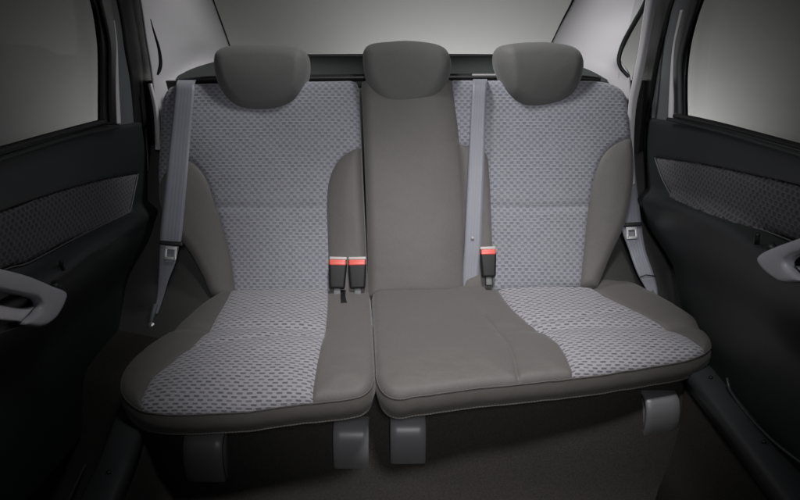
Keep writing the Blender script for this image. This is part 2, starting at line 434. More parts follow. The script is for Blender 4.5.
# ------------------------------------------------------------------ SEAT CUSHIONS
FC = Frame((0, 1.70, .372), (1, 0, 0), (0, .5, .07))
def cushion_h(V):
    v = V[:, 1]; wf = np.clip((.11-v)/.13, 0, 1.2); return -.020*wf**2 + .006*np.exp(-((v-.16)/.07)**2)-.009*np.exp(-((v-.245-.03*V[:, 0]*np.sign(V[:, 0]))/.022)**2)*np.clip((np.abs(V[:, 0]+.0)-np.where(V[:, 0] < 0, .16, .24))/.06, 0, 1)+.0022*np.array([mnoise.noise(Vector((a*13, b*21, 3.1))) for a, b in V])+.0012*np.array([mnoise.noise(Vector((a*30+b*12, b*34, 7.7))) for a, b in V])
HF = -.034
def band_piping(O, nrm, fr, hf, r, parent, sel, name='piping', depth=None, rad=.0022, outw=0.0, mat=None):
    idx = [i for i in range(len(O)) if sel(O[i])]
    # keep contiguous order
    for s in range(len(idx)):
        if idx[s]-idx[s-1] != 1: idx = idx[s:]+idx[:s]; break
    q = O[idx]-nrm[idx]*outw; hh = (hf(O[idx]) if hf else 0)-r-(depth or 0)
    P = [fr.w(q[i, 0], q[i, 1], hh[i]) for i in range(len(idx))]
    return tube(name, P, rad, mat or M['pipe'], parent, 6)

def sub(name, parent, p, label=None):
    o = thing(name, label, None, tuple(Vector(p)-wl(parent))); o.parent = parent; return o
seatL = thing('rear_seat', 'narrower left section of the rear seat: one headrest, pale woven cloth, dark vinyl bolsters', 'car seat', (-.33, 1.95, .3), 'sections of the split rear seat')
seatR = thing('rear_seat', 'wider right section of the rear seat: two headrests, plain centre panel, pale woven cloth', 'car seat', (.33, 1.95, .3), 'sections of the split rear seat')
def make_cushion(segs, fabric, seamsets, seat, loc, soft, extra=()):
    t = sub('seat_cushion', seat, loc)
    out = outline(FC, segs)
    L, Rt = [line(FC, s) for s in seamsets]; poly = list(L)+list(reversed(Rt))
    def cls(C):
        f = inside(C, poly); k = np.where(f, 0, 1)
        mid = np.array(poly)[:, 0]; # left or right of the cloth
        Ls = np.array(L); lx = np.interp(C[:, 1], Ls[::-1, 1] if Ls[0, 1] > Ls[-1, 1] else Ls[:, 1], Ls[::-1, 0] if Ls[0, 1] > Ls[-1, 1] else Ls[:, 0])
        k = np.where(~f & (C[:, 0] > lx+.05), 2, k); return k
    ex = [line(FC, s) for s in extra]
    made, O, nrm = padded(FC, out, [L, Rt]+ex, cls, [('cloth_panel', M['cloth_cushion']), ('vinyl_bolster', M['vinyl']), ('vinyl_bolster', M['vinyl'])], t,
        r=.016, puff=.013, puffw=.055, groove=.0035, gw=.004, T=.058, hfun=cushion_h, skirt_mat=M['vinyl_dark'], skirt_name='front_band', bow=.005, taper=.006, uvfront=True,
        softseams=[line(FC, s) for s in soft])
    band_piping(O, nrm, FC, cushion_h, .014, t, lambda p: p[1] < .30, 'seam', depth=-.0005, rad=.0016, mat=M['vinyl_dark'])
    band_piping(O, nrm, FC, cushion_h, .014, t, lambda p: p[1] < .25, 'piping', depth=.056, rad=.0026, outw=-.004, mat=M['stitch'])
    return t
make_cushion([[(369, 286, 0), (372, 330, -.01), (374, 372, -.02), (373, 388, HF), (366, 396, HF), (350, 400, HF), (300, 404, HF), (230, 410, HF), (180, 412, HF), (148, 410, HF), (131, 404, HF),
               (122, 393, HF+.005), (123, 378, -.02), (133, 362, -.01), (152, 343, 0), (175, 325, 0), (205, 300, 0), (225, 289, 0)], [(225, 289, 0), (300, 287), (369, 286)]], None,
    [[(236, 280), (228, 297), (212, 324), (195, 345), (174, 361), (154, 378, -.01), (145, 393, -.02), (142, 404, HF), (140, 420, HF)], [(328, 280), (328, 293), (326, 325), (320, 352), (315, 378, -.01), (313, 400, HF), (312, 415, HF)]],
    seatL, (-.33, 1.9, .3),
    [[(192, 350), (250, 342), (322, 335)]])
make_cushion([[(580, 274, 0), (606, 274, 0), (632, 281, 0), (665, 297, 0), (696, 317, 0), (709, 335, -.01), (713, 348, -.02), (708, 358, HF), (694, 367, HF), (650, 375, HF), (570, 385, HF), (480, 392, HF), (420, 398, HF), (398, 400, HF), (384, 396, HF), (377, 386, HF),
               (376, 370, -.02), (374, 330, -.01), (372, 284, 0)], [(372, 284), (480, 276), (580, 274)]], None,
    [[(488, 270), (495, 284), (510, 306), (530, 323), (549, 336), (562, 351), (569, 368, -.01), (571, 382, HF), (572, 395, HF)], [(570, 270), (579, 279), (604, 295), (640, 313), (668, 327), (686, 337), (697, 349, -.01), (702, 357, -.02), (703, 363, HF), (703, 370, HF)]],
    seatR, (.33, 1.9, .3),
    [[(528, 322), (570, 320), (628, 311)]], extra=[[(484, 316), (498, 331), (511, 352), (517, 372), (519, 390, HF)]])

# ------------------------------------------------------------------ BACKRESTS
FB = Frame((0, 2.17, .425), (1, 0, 0), (0, .23, .585))
def xat(line_, v):
    a = np.array(sorted([tuple(p)[::-1] for p in line_])); return np.interp(v, a[:, 0], a[:, 1])
tL = sub('backrest', seatL, FB.w(-.4, 0, -.05))
oL = outline(FB, [[(236, 302), (213, 296), (203, 276), (190, 252), (172, 228), (160, 205), (157, 178), (158, 145), (160, 108), (164, 92), (174, 84), (200, 82), (260, 81), (335, 79), (352, 79), (358, 85), (359, 105), (361, 150), (364, 210), (369, 302)], [(369, 302), (300, 302), (236, 302)]])
lA = line(FB, [(150, 196), (160, 180), (174, 163), (190, 161), (205, 176), (215, 202), (223, 228), (231, 260), (237, 310)])
lB = line(FB, [(366, 146), (356, 149), (341, 158), (331, 175), (327, 200), (328, 245), (330, 310)])
pA = list(lA)+[FB.px(140, 310), FB.px(140, 196)]; pB = list(lB)+[FB.px(380, 310), FB.px(380, 146)]
def cls(C):
    k = np.zeros(len(C), int); k[inside(C, pA)] = 1; k[inside(C, pB)] = 2; return k
def bolst(polys, pts, amt, wd=.06):
    def f(V):
        h = np.zeros(len(V))
        for P, l in zip(polys, pts):
            l = np.array(l); d = segdist(V, l[:-1], l[1:]); ins = inside(V, P); h += np.where(ins, amt*(1-np.exp(-d/wd)), 0)
        v = V[:, 1]; h += .006*np.sin(np.clip(v/.55, 0, 1)*math.pi*1.0)+.003*np.sin(V[:, 0]*17+v*11)+.0022*np.array([mnoise.noise(Vector((a*11, b*9, 1.3))) for a, b in V])
        return h
    return f
mats = [('cloth_panel', M['cloth']), ('vinyl_bolster', M['vinyl']), ('vinyl_bolster', M['vinyl'])]
padded(FB, oL, [lA, lB], cls, mats, tL, r=.024, puff=.008, puffw=.05, T=.10, hfun=bolst([pA, pB], [lA, lB], .02), skirt_mat=M['vinyl'], skirt_name='back_cover',
       softseams=[line(FB, [(219, 207), (270, 208), (322, 207)])])
tR = sub('backrest', seatR, FB.w(.3, 0, -.05))
oR = outline(FB, [[(368, 298), (367, 240), (364, 150), (362, 105), (361, 87), (366, 80), (400, 79), (480, 78), (560, 79), (598, 79), (618, 84), (628, 95), (631, 115), (634, 150), (633, 183), (626, 220), (612, 253), (598, 288)], [(598, 288), (500, 294), (368, 298)]])
lC = line(FB, [(452, 70), (453, 90), (458, 130), (462, 180), (464, 230), (464, 305)])
lD = line(FB, [(456, 141), (462, 145), (474, 148), (486, 154), (489, 175), (491, 215), (494, 305)])
lE = line(FB, [(640, 134), (628, 138), (612, 146), (600, 160), (592, 185), (588, 210), (584, 250), (579, 300)])
pC = [FB.px(340, 70), FB.px(340, 305)]+list(reversed(lC)); pD = list(lD)+[FB.px(464, 305), FB.px(462, 180)]; pE = list(lE)+[FB.px(660, 300), FB.px(660, 134)]
lDs = lD
def cls2(C):
    k = np.zeros(len(C), int); k[inside(C, pE)] = 2; k[inside(C, pD)] = 3; k[inside(C, pC)] = 1; return k
mats2 = [('cloth_panel', M['cloth']), ('centre_panel', M['vinyl']), ('vinyl_bolster', M['vinyl']), ('vinyl_bolster', M['vinyl'])]
padded(FB, oR, [lC, lD, lE], cls2, mats2, tR, r=.024, puff=.008, puffw=.05, T=.10, hfun=bolst([pE, pC], [lE, lC], .016), skirt_mat=M['vinyl'], skirt_name='back_cover',
       softseams=[line(FB, [(494, 207), (540, 208), (586, 206)])])

# headrests
def headrest(parent, pts, yaw=0, h=.035, label=None, T=.075, facet=None):
    a = R(yaw); U = Vector((math.cos(a), math.sin(a), 0))
    cx = sum(p[0] for p in pts)/len(pts); cy = sum(p[1] for p in pts)/len(pts)
    c = FB.w(*FB.px(cx, cy, .03), .03); vv = Vector((0, .16, 1)).normalized(); vv = (vv-U*vv.dot(U)).normalized()
    fr = Frame(c, U, vv); r = .030
    out = cat([fr.px(x, y, -.02) for x, y in pts], 8, True)
    if area(out) < 0: out = out[::-1]
    lo = min(p[1] for p in out); hi = max(p[1] for p in out)
    def hf(V):
        t = (V[:, 1]-lo)/(hi-lo); e = .012*np.sin(np.clip(t, 0, 1)*math.pi)-.012*np.clip(t-.6, 0, 1)**2*4
        if facet:
            side, fpx = facet; u0 = fr.px(fpx, cy, 0)[0]; q = np.clip(side*(V[:, 0]-u0)+.010*(1-t), 0, 1); e = e-np.sqrt(q*q+.00004)*.75+.0063*.75
        return e
    head = thing('headrest', None, None, tuple(c - (wl(parent))))
    head.parent = parent
    if label: head['label'] = label
    padded(fr, out, [], None, [('front_pad', M['head'])], head, r=r, puff=.006, puffw=.05, T=T, hfun=hf, skirt_mat=M['head'], taper=.012, bow=.004, skirt_name='rear_cover', grid=.008)
    for s in (-1, 1):
        x0 = c+U*(s*.055)+Vector((0, .05, -.05)); tube('post', [x0, x0+Vector((0, -.012, -.13))], .006, M['metal'], head, 10)
    return head
headrest(seatL, [(217, 50), (230, 45), (250, 43.5), (275, 44), (295, 47), (304, 53), (307, 63), (306, 78), (300, 93), (290, 105), (272, 112), (250, 113), (236, 108), (226, 97), (218, 82), (214, 62)], yaw=-3, facet=(1, 297))
headrest(seatR, [(365, 48), (373, 43), (390, 41), (406, 40), (425, 41.5), (440, 45), (448, 52), (451, 67), (446, 84), (438, 98), (425, 107), (406, 111), (387, 107), (374, 95), (366, 80), (363, 60)], yaw=0)
headrest(seatR, [(501, 47), (515, 43), (535, 41.5), (555, 42), (573, 46), (581, 53), (583, 67), (578, 85), (569, 99), (557, 107), (541, 110.5), (524, 107), (511, 96), (504, 84), (498, 62)], yaw=6, facet=(-1, 514))

# ------------------------------------------------------------------ PARCEL SHELF
t = thing('parcel_shelf', 'dark parcel shelf behind the rear backrests', 'parcel shelf', (0, 2.6, .9))
def shelf_pt(x, y, Y): return atY(x, y, Y)
patch('shelf_top', [[(176, 84, 2.46), (215, 82, 2.46), (400, 80, 2.46), (560, 79, 2.46), (607, 82, 2.46)],
                    [(180, 74, 2.60), (215, 70, 2.62), (400, 69, 2.62), (560, 69, 2.62), (605, 72, 2.60)],
                    [(206, 63, 2.86), (235, 58, 2.90), (400, 56, 2.92), (560, 58, 2.90), (590, 66, 2.86)]], M['shelf'], t, solid=.02)
P = [atY(x, y, 2.45) for x, y in [(178, 82), (215, 79), (310, 78), (400, 77), (500, 77), (560, 77), (600, 80)]]
tube('front_lip', cat([tuple(p) for p in P], 8), .010, M['black'], t, 10)
P = [atY(x, y, Y) for x, y, Y in [(205, 62, 2.87), (232, 57, 2.9), (310, 56, 2.93), (400, 55.5, 2.94), (500, 56, 2.93), (570, 58, 2.9), (592, 66, 2.87)]]
tube('rear_lip', cat([tuple(p) for p in P], 8), .006, M['rubber'], t, 8)
rbox('back_panel', (0, 2.50, .496), (1.62, .02, 1.02), M['black'], t, .004)
rbox('belt_guide', atY(484, 75, 2.44), (.072, .010, .006), M['slot'], t, .0025)

# ------------------------------------------------------------------ PILLARS, REAR WINDOW
t = thing('pillar_trim', 'pale grey rear pillar trim left of the rear window', 'pillar trim', tuple(atY(185, 60, 2.7)), 'pale rear pillar trims')
patch('trim_panel', [[(136, -25, 2.34), (150, -25, 2.42), (175, -25, 2.58), (206, -25, 2.9)], [(142, 5, 2.36), (155, 10, 2.44), (185, 8, 2.62), (213.5, 2, 2.9)], [(147, 40, 2.39), (162, 45, 2.48), (195, 38, 2.70), (224, 32, 2.92)],
                     [(152, 70, 2.42), (166, 74, 2.50), (196, 62, 2.72), (232, 54, 2.93)], [(155, 100, 2.43), (166, 94, 2.48), (190, 84, 2.60), (236, 66, 2.93)], [(157, 150, 2.43), (166, 140, 2.48), (188, 110, 2.6), (238, 86, 2.93)]], M['pillar'], t)
tube('quarter_seal', cat([tuple(atY(x, y, Y)) for x, y, Y in [(150.5, 19, 2.36), (154, 32, 2.37), (158.5, 47, 2.38), (160.5, 60, 2.385), (160, 68, 2.385), (157.5, 75, 2.38)]], 8), lambda s: .001+.0045*math.sin(math.pi*min(s*1.3, 1)*.5)*(1-max(0, s-.85)*4), M['rubber'], t, 8)
t = thing('pillar_trim', 'pale grey rear pillar trim right of the rear window, beside the small quarter glass', 'pillar trim', tuple(atY(600, 60, 2.7)), 'pale rear pillar trims')
patch('trim_panel', [[(583, -25, 2.9), (610, -25, 2.62), (640, -25, 2.46), (658, -25, 2.38)], [(573, 2, 2.9), (602, 8, 2.66), (630, 10, 2.50), (645, 4, 2.42)], [(561, 25, 2.92), (585, 30, 2.74), (610, 38, 2.55), (627, 38, 2.43)],
                     [(551, 46, 2.93), (575, 52, 2.76), (603, 60, 2.54), (619, 60, 2.43)], [(545, 66, 2.93), (580, 74, 2.68), (605, 78, 2.50), (629, 78, 2.41)], [(543, 86, 2.93), (590, 95, 2.60), (612, 120, 2.48), (633, 130, 2.40)]], M['pillar'], t)
tube('quarter_seal', cat([tuple(atY(x, y, Y)) for x, y, Y in [(655, -22, 2.36), (645, 4, 2.37), (635, 22, 2.38), (624, 42, 2.39), (619, 58, 2.39), (621, 68, 2.38), (629, 77, 2.37)]], 8), lambda s: .0055+.003*(1-s), M['rubber'], t, 8)
t = thing('quarter_window', 'small pale quarter glass wedged beside the right rear pillar', 'quarter window', tuple(atY(640, 50, 2.4)))
patch('glass', [[(640, -22, 2.44), (668, -22, 2.44)], [(618, 78, 2.44), (640, 78, 2.44)]], M['glass'], t, solid=.003)
t = thing('rear_window', 'wide rear window glass above the parcel shelf', 'rear window', tuple(atY(390, 60, 2.95)))
patch('glass', [[(200, -40, 2.86), (400, -44, 2.86), (590, -40, 2.86)], [(235, 60, 2.97), (400, 58, 2.98), (550, 60, 2.97)]], M['glass'], t, solid=.004)
for pts in ([(204, -28, 2.88), (212.5, 0, 2.90), (220.5, 22, 2.92), (229, 46, 2.94), (233.5, 60, 2.95)], [(583.5, -28, 2.88), (573.5, 0, 2.90), (563.5, 20, 2.92), (552.5, 43, 2.94), (545.5, 58, 2.95)]):
    tube('seal', cat([tuple(atY(*p)) for p in pts], 6), .0052, M['rubber'], t, 8)

# body pillar strips beside the door openings
def strip(name, quad, mat, parent, solid=.012, n=6):
    """quad: rows of (left px, right px, py, Y) down the strip"""
    g = [[(a, y, Y), ((a+b)/2, y, Y-.004), (b, y, Y)] for a, b, y, Y in quad]
    return patch(name, g, mat, parent, 4, n, solid)
t = thing('door_pillar', 'light painted body pillar edge between the right quarter glass and black door frame', 'body pillar', tuple(atY(640, 60, 2.36)))
strip('painted_edge', [(650, 664, -25, 2.36), (644, 656, 10, 2.36), (639, 649, 45, 2.36), (632.5, 642, 80, 2.36), (628, 636, 110, 2.37), (628, 634, 150, 2.38), (631, 636, 200, 2.38)], M['weather'], t)
t = thing('door_pillar', 'light painted body pillar edge beside the left belt and backrest', 'body pillar', tuple(atY(155, 120, 2.40)))
strip('painted_edge', [(148, 152, 84, 2.375), (153, 158, 108, 2.378), (155, 160, 130, 2.378), (157, 159, 150, 2.378)], M['weather'], t)

# ------------------------------------------------------------------ WHEEL ARCH SIDE TRIMS (between backrest edge and door)
t = patch('side_trim', [[(120, 140, 2.46), (175, 150, 2.46), (215, 170, 2.46)], [(105, 230, 2.34), (180, 235, 2.33), (225, 240, 2.36)], [(105, 300, 2.22), (180, 290, 2.20), (232, 280, 2.26)], [(90, 360, 2.10), (170, 345, 2.06), (230, 320, 2.12)], [(80, 420, 1.98), (160, 400, 1.96), (230, 360, 2.02)]], M['side_carpet'])
tag(t, 'dark carpeted side trim low behind the left belt', 'side trim', 'carpeted side trims')
t = patch('side_trim', [[(590, 170, 2.46), (620, 160, 2.46), (672, 140, 2.44)], [(580, 240, 2.34), (615, 235, 2.33), (700, 220, 2.36)], [(575, 268, 2.26), (620, 272, 2.24), (725, 285, 2.28)], [(580, 292, 2.22), (630, 300, 2.20), (760, 345, 2.20)]], M['side_carpet'])
tag(t, 'dark carpeted side trim low beside the right belt anchor', 'side trim', 'carpeted side trims')

# ------------------------------------------------------------------ DOORS
def make_door(side, label, g):
    X = g['X']; fr = Frame((side*X, 1.9, .6), (0, -side, 0), (0, 0, 1))
    t = thing('car_door', label, 'car door', (side*(X+.05), 1.9, .1), 'rear doors')
    Uh = -.022
    out = outline(fr, g['outline'])
    insP = outline(fr, [g['insert_top'], g['insert_rear'], g['insert_bottom'], g['insert_front']], Uh)
    ridge = line(fr, g['ridge']); RA = np.array(ridge)
    ins_loop = list(insP)+[insP[0]]
    def hf(V):
        o = np.argsort(RA[:, 0]); vr = np.interp(V[:, 0], RA[o, 0], RA[o, 1]); dd = V[:, 1]-vr      # above ridge > 0
        s = np.clip((dd+.004)/.030, 0, 1); s = s*s*(3-2*s); h = Uh*s + .010*np.exp(-((dd+.012)/.018)**2)
        low = np.clip((-dd-.03)/.20, 0, 1); h -= .075*low*low*(3-2*low)
        ins = inside(V, insP); A_ = np.array(insP); B_ = np.roll(A_, -1, axis=0); d = segdist(V, A_, B_)
        h += np.where(ins, -.004+.008*(1-np.exp(-d/.012)), .004*np.exp(-(d/.010)**2)*0)
        return h
    def cls(C): return np.where(inside(C, insP), 1, 0)
    padded(fr, out, [ins_loop], cls, [('door_panel', M['door']), ('cloth_insert', M['door_cloth'])], t, r=.012, puff=0, T=.05, hfun=hf, groove=.004, gw=.003, grid=.012, skirt_mat=M['door'], skirt_name='panel_edge')
    # belt line mouldings
    def along(pts, rad, nm, mat, h=0, flat=1):
        q = line(fr, pts, h); tube(nm, [fr.w(p[0], p[1], h) for p in q], rad, mat, t, 8, flat=flat)
    along(g['sill'], .009, 'window_seal', M['rubber'], -.03); along(g['sill2'], .005, 'sill_moulding', M['door'], -.008)
    for nm_, pp in (('insert_piping', g['insert_front']), ('insert_piping', g['insert_bottom'])):
        q = resample(line(fr, pp, Uh), .01); hq = np.full(len(q), Uh); tube(nm_, [fr.w(a[0], a[1], b_+.0005) for a, b_ in zip(q, hq)], .0016, M['grey'], t, 6)
    # frame strips
    for nm, mat, quad, h in g['strips']:
        rows = []
        for a, b, y in quad:
            p = fr.px(a, y, h); q = fr.px(b, y, h); m = ((p[0]+q[0])/2, (p[1]+q[1])/2)
            rows.append([fr.w(*p, h), fr.w(*m, h+.004), fr.w(*q, h)])
        patch(nm, rows, mat, t, 4, 8, .012)
    # glass
    rows = [[fr.w(*fr.px(x, y, -.05), -.05) for x, y in rw] for rw in g['glass']]
    patch('window_glass', rows, M['glass'], t, 4, 4, .004)
    # pull handle: recess, strap, lever
    hp = thing('pull_handle', None, None, (0, 0, 0)); hp.parent = t
    o1 = outline(fr, g['strap'], .03); hfr = Frame(fr.w(0, 0, .03), fr.U, fr.V)
    padded(hfr, o1, [], None, [('strap_face', M['handle'])], hp, r=.007, puff=.002, puffw=.01, T=.013, skirt_mat=M['handle'], skirt_name='strap_edge', grid=.006)
    o2 = outline(fr, g['recess'], .004); rfr = Frame(fr.w(0, 0, .004), fr.U, fr.V)
    padded(rfr, o2, [], None, [('recess', M['black'])], hp, r=.004, puff=-.006, puffw=.01, T=.01, skirt_mat=M['black'], skirt_name='recess_edge', grid=.008)
    o3 = outline(fr, g['lever'], .018); lfr = Frame(fr.w(0, 0, .018), fr.U, fr.V)
    padded(lfr, o3, [], None, [('door_lever', M['metal'])], hp, r=.004, puff=.002, puffw=.01, T=.01, skirt_mat=M['metal'], skirt_name='lever_edge', grid=.006)
    q = g['knob']; c = fr.w(*fr.px(q[0], q[1], .008), .008)
    tube('lock_button', [c+Vector((0, 0, -.012)), c, c+Vector((0, 0, .007)), c+Vector((0, 0, .009))], .0055, M['black'], t, 12)
    q = fr.px(g['rest'][0], g['rest'][1], .012); tube('handle_cap', [fr.w(q[0]-.012, q[1]-.004, .004), fr.w(q[0], q[1], .014), fr.w(q[0]+.012, q[1]-.006, .006)], .010, M['door'], t, 10)
    # lower pocket rim
    q = cat([fr.px(x, y, g['pocket_h']) for x, y in g['pocket']], 8); tube('pocket_rim', [fr.w(p[0], p[1], g['pocket_h']) for p in q], .0035, M['grey_sill'], t, 8)
    return t

gr = dict(X=.715,
    outline=[[(640, 118), (700, 130), (800, 157), (900, 186)], [(900, 186), (1020, 230), (1020, 620)], [(1020, 620, -.075), (860, 560, -.075), (762, 470, -.075), (704, 382, -.075), (672, 310, -.05), (651, 262, -.012), (641, 215), (638, 160), (640, 118)]],
    insert_top=[(655, 158), (700, 164), (760, 177), (880, 205)], insert_rear=[(880, 205), (880, 290)],
    insert_bottom=[(880, 290), (800, 245), (740, 222), (672, 197)], insert_front=[(672, 197), (662, 178), (655, 158)],
    ridge=[(640, 196), (680, 205), (725, 222), (758, 243), (800, 268), (880, 320)],
    sill=[(676, 116), (720, 126), (800, 148), (900, 176)], sill2=[(668, 119), (720, 131), (800, 154), (900, 184)],
    strips=[('rear_frame', M['rubber'], [(662, 690, -30), (652, 672, 0), (642, 664, 30), (635, 656, 65), (629, 651, 95), (631, 645, 125), (634, 644, 170), (636, 645, 215), (640, 650, 262)], -.035),
            ('garnish', M['grey'], [(674, 696, -30), (668, 682, 20), (660, 673, 55), (653, 672, 90), (649, 671, 118), (648, 671, 125)], -.045),
            ('frame_gap_trim', M['weather'], [(680, 684, 10), (673.5, 675, 45), (670, 673, 80), (668.5, 673, 105), (668, 672.5, 119)], -.040),
            ('glass_channel', M['rubber'], [(694, 714, -30), (684, 698, 5), (676, 688, 40), (673, 684, 70), (674, 683.5, 95), (674, 684, 120)], -.038),
            ('channel_lip', M['grey'], [(695, 697.5, 0), (686, 688, 30), (679, 681, 60), (678.5, 680.5, 90), (679, 681, 118)], -.030)],
    glass=[[(700, -40), (960, -60)], [(680, 60), (960, 60)], [(678, 122), (960, 205)]],
    strap=[[(860, 214), (800, 237), (773, 247), (759, 254), (756, 261), (761, 269), (770, 277), (779, 282), (789, 283), (800, 281)], [(800, 281), (794, 276), (786, 269), (783, 263), (788, 257), (800, 252), (860, 234)], [(860, 234), (860, 214)]],
    recess=[[(779, 262), (792, 252), (860, 225), (860, 325), (815, 300), (794, 281), (779, 262)]],
    lever=[[(793, 266), (815, 268), (850, 276), (850, 288), (812, 279), (793, 266)]], knob=(757, 238), rest=(770, 247),
    pocket=[(727, 378), (731, 392), (748, 415), (772, 440), (800, 462), (830, 480)], pocket_h=-.065)
gl = dict(X=.735,
    outline=[[(150, 122), (102, 132), (50, 146), (0, 163), (-110, 200)], [(-110, 200), (-240, 240), (-240, 640)], [(-240, 640, -.075), (-60, 580, -.075), (40, 490, -.075), (106, 402, -.075), (138, 335, -.05), (151, 290, -.015), (155, 235), (155, 170), (150, 122)]],
    insert_top=[(138, 174), (105, 180), (60, 192), (0, 213), (-100, 250)], insert_rear=[(-100, 250), (-100, 330)],
    insert_bottom=[(-100, 330), (0, 272), (30, 262), (80, 236), (130, 212)], insert_front=[(130, 212), (134, 194), (138, 174)],
    ridge=[(150, 211), (125, 224), (90, 244), (65, 262), (30, 285), (-60, 340)],
    sill=[(104, 122), (70, 131), (0, 151), (-110, 184)], sill2=[(118, 127), (70, 137), (0, 159), (-110, 194)],
    strips=[('rear_frame', M['rubber'], [(118, 138, -30), (124, 142, 0), (132, 147, 30), (138, 151, 65), (140, 153.5, 95), (146, 156.5, 125), (149, 157.5, 170), (148, 157, 215), (144, 153, 262)], -.035),
            ('garnish', M['grey'], [(100, 120, -30), (107, 128, 20), (116, 134, 55), (118, 136, 90), (120, 137, 118), (120, 138, 126)], -.045),
            ('inner_frame', M['black'], [(112, 130, -30), (122, 136, 15), (127, 142, 50), (133, 145, 85), (137, 147, 128)], -.034),
            ('frame_gap_trim', M['weather'], [(112, 114, 20), (115, 117, 45), (115.5, 118.5, 80), (116, 120, 105), (117, 121, 124)], -.040),
            ('glass_channel', M['rubber'], [(78, 108, -30), (94, 113, 0), (101, 116, 40), (102, 116, 70), (102, 116, 95), (102, 117, 125)], -.038),
            ('channel_lip', M['black'], [(99, 102, 0), (108, 110, 40), (109, 111, 70), (109, 111, 100), (110, 112, 122)], -.030)],
    glass=[[(96, -40), (-160, -60)], [(106, 60), (-160, 60)], [(108, 126), (-160, 215)]],
    strap=[[(-60, 253), (0, 268), (30, 276), (54, 286), (67, 292), (66, 302), (58, 317), (48, 325), (38, 327), (28, 325)], [(28, 325), (30, 320), (40, 312), (43, 305), (38, 298), (20, 294), (0, 290), (-60, 278)], [(-60, 278), (-60, 253)]],
    recess=[[(44, 304), (36, 294), (0, 286), (-60, 270), (-60, 345), (15, 330), (34, 318), (44, 304)]],
    lever=[[(36, 306), (20, 308), (-30, 300), (-30, 316), (16, 322), (24, 320), (36, 306)]], knob=(62, 265), rest=(57, 285),
    pocket=[(101, 424), (100, 435), (90, 455), (78, 480), (66, 505), (55, 525)], pocket_h=-.065)
make_door(1, 'right rear door with dark panel, woven cloth insert and grey pull handle', gr)
make_door(-1, 'left rear door with black panel, wide grey pull handle and dark woven insert', gl)


def sill(name, label, pts, wdt):
    t = thing(name, label, 'sill trim', tuple(pts[0]), 'plastic sill trims')
    n = len(pts); vs, fs = [], []; sx = 1 if pts[0].x > 0 else -1
    prof = [(-.042, -.03), (-.036, .0), (-.030, .006), (0, .008), (.024, .007), (.030, .002), (.036, -.03)]
    C = cat([tuple(p) for p in pts], 8)
    for p in C:
        for a, z in prof: vs.append(Vector(p)+Vector((a*wdt, 0, z)))
    K = len(prof); fs = [(i*K+k, i*K+k+1, (i+1)*K+k+1, (i+1)*K+k) for i in range(len(C)-1) for k in range(K-1)]
    mesh('trim', vs, fs, M['grey_sill'], t, solid=.003)
    cv = []
    for p in C:
        for a, z in ((.026, -.012), (.040, -.04), (.055, -.14), (.085, -.23), (.14, -p[2]-.005)): cv.append(Vector(p)+Vector((-sx*a, 0, z)))
    mesh('carpet_side', cv, [(i*5+k, i*5+k+1, (i+1)*5+k+1, (i+1)*5+k) for i in range(len(C)-1) for k in range(4)], M['carpet'], t, solid=.003)
    for f in (.35, .7):
        p = Vector(C[int(f*(len(C)-1))])+Vector((0, 0, .0125)); tube('screw', [p, p+Vector((0, 0, .003))], .005, M['black'], t, 10)
sill('sill_trim', 'dark plastic sill trim on the floor below the left cushion corner', [Vector((-.69, 2.05, .27)), Vector((-.66, 1.80, .262)), Vector((-.62, 1.5, .252)), Vector((-.60, 1.1, .245))], 1.0)
sill('sill_trim', 'dark plastic sill trim on the floor below the right cushion corner', [Vector((.765, 2.05, .335)), Vector((.765, 1.80, .33)), Vector((.765, 1.5, .325)), Vector((.76, 1.1, .32))], 1.0)

# ------------------------------------------------------------------ HINGE COVERS (four)
def hinge_cover():
    t = thing('hinge_cover', 'x', 'hinge cover', (0, 0, 0), 'plastic hinge covers under the cushion edge')
    W = .0425; cl = [(.075, .0), (.03, .0), (.008, -.003), (-.012, -.014), (-.022, -.034), (-.024, -.06), (-.020, -.085), (-.010, -.115)]
    C = cat(cl, 6); vs, fs = [], []
    X = [-1, -.985, -.95, -.6, 0, .6, .95, .985, 1]; dz = [-.006, -.002, 0, 0, 0.0005, 0, 0, -.002, -.006]
    nn = []
    for i, p in enumerate(C):
        a = C[max(0, i-1)]; b = C[min(len(C)-1, i+1)]; tg = (b-a)/np.linalg.norm(b-a); nn.append(np.array([tg[1], -tg[0]]))
    for i, p in enumerate(C):
        for x, d in zip(X, dz):
            n_ = -nn[i]; n_ = nn[i] if (nn[i][1] > 0 or nn[i][0] < 0) else -nn[i]
            q = p+n_*d; vs.append((x*W, q[0], q[1]))
    K = len(X); fs = [(i*K+k, i*K+k+1, (i+1)*K+k+1, (i+1)*K+k)[::-1] for i in range(len(C)-1) for k in range(K-1)]
    mesh('cover_shell', vs, fs, M['cover'], t, solid=.003, off=1)
    # side cheeks
    for s in (-1, 1):
        v2, f2 = [], []
        for p in C: v2 += [(s*W*.985, p[0]+.001, p[1]-.004), (s*W*.985, .075, min(p[1]-.004, -.02))]
        f2 = [(2*i, 2*i+1, 2*i+3, 2*i+2) for i in range(len(C)-1)]
        mesh('cheek', v2, f2, M['cover'], t, solid=.002, off=0)
    return t
h0 = hinge_cover()
spots = [((204, 432), -3, 'grey plastic hinge cover under the left cushion near its outer corner'), ((351, 424), 0, 'grey hinge cover under the left cushion, just left of the centre gap'),
         ((408, 419), 1, 'grey hinge cover under the right cushion, just right of the centre gap'), ((661, 394), 7, 'grey hinge cover under the right cushion near its outer corner')]
for i, ((x, y), rz, lab) in enumerate(spots):
    o = h0 if i == 0 else copy_tree(h0)
    o.location = atY(x, y, 1.80 if i else 1.77); o.rotation_euler.z = R(rz); o['label'] = lab
    o.scale = (1.10, 1.1, 1.14) if i == 0 else (1, 1, 1.04)
    if i == 3: o.location = atY(x, y, 1.84)

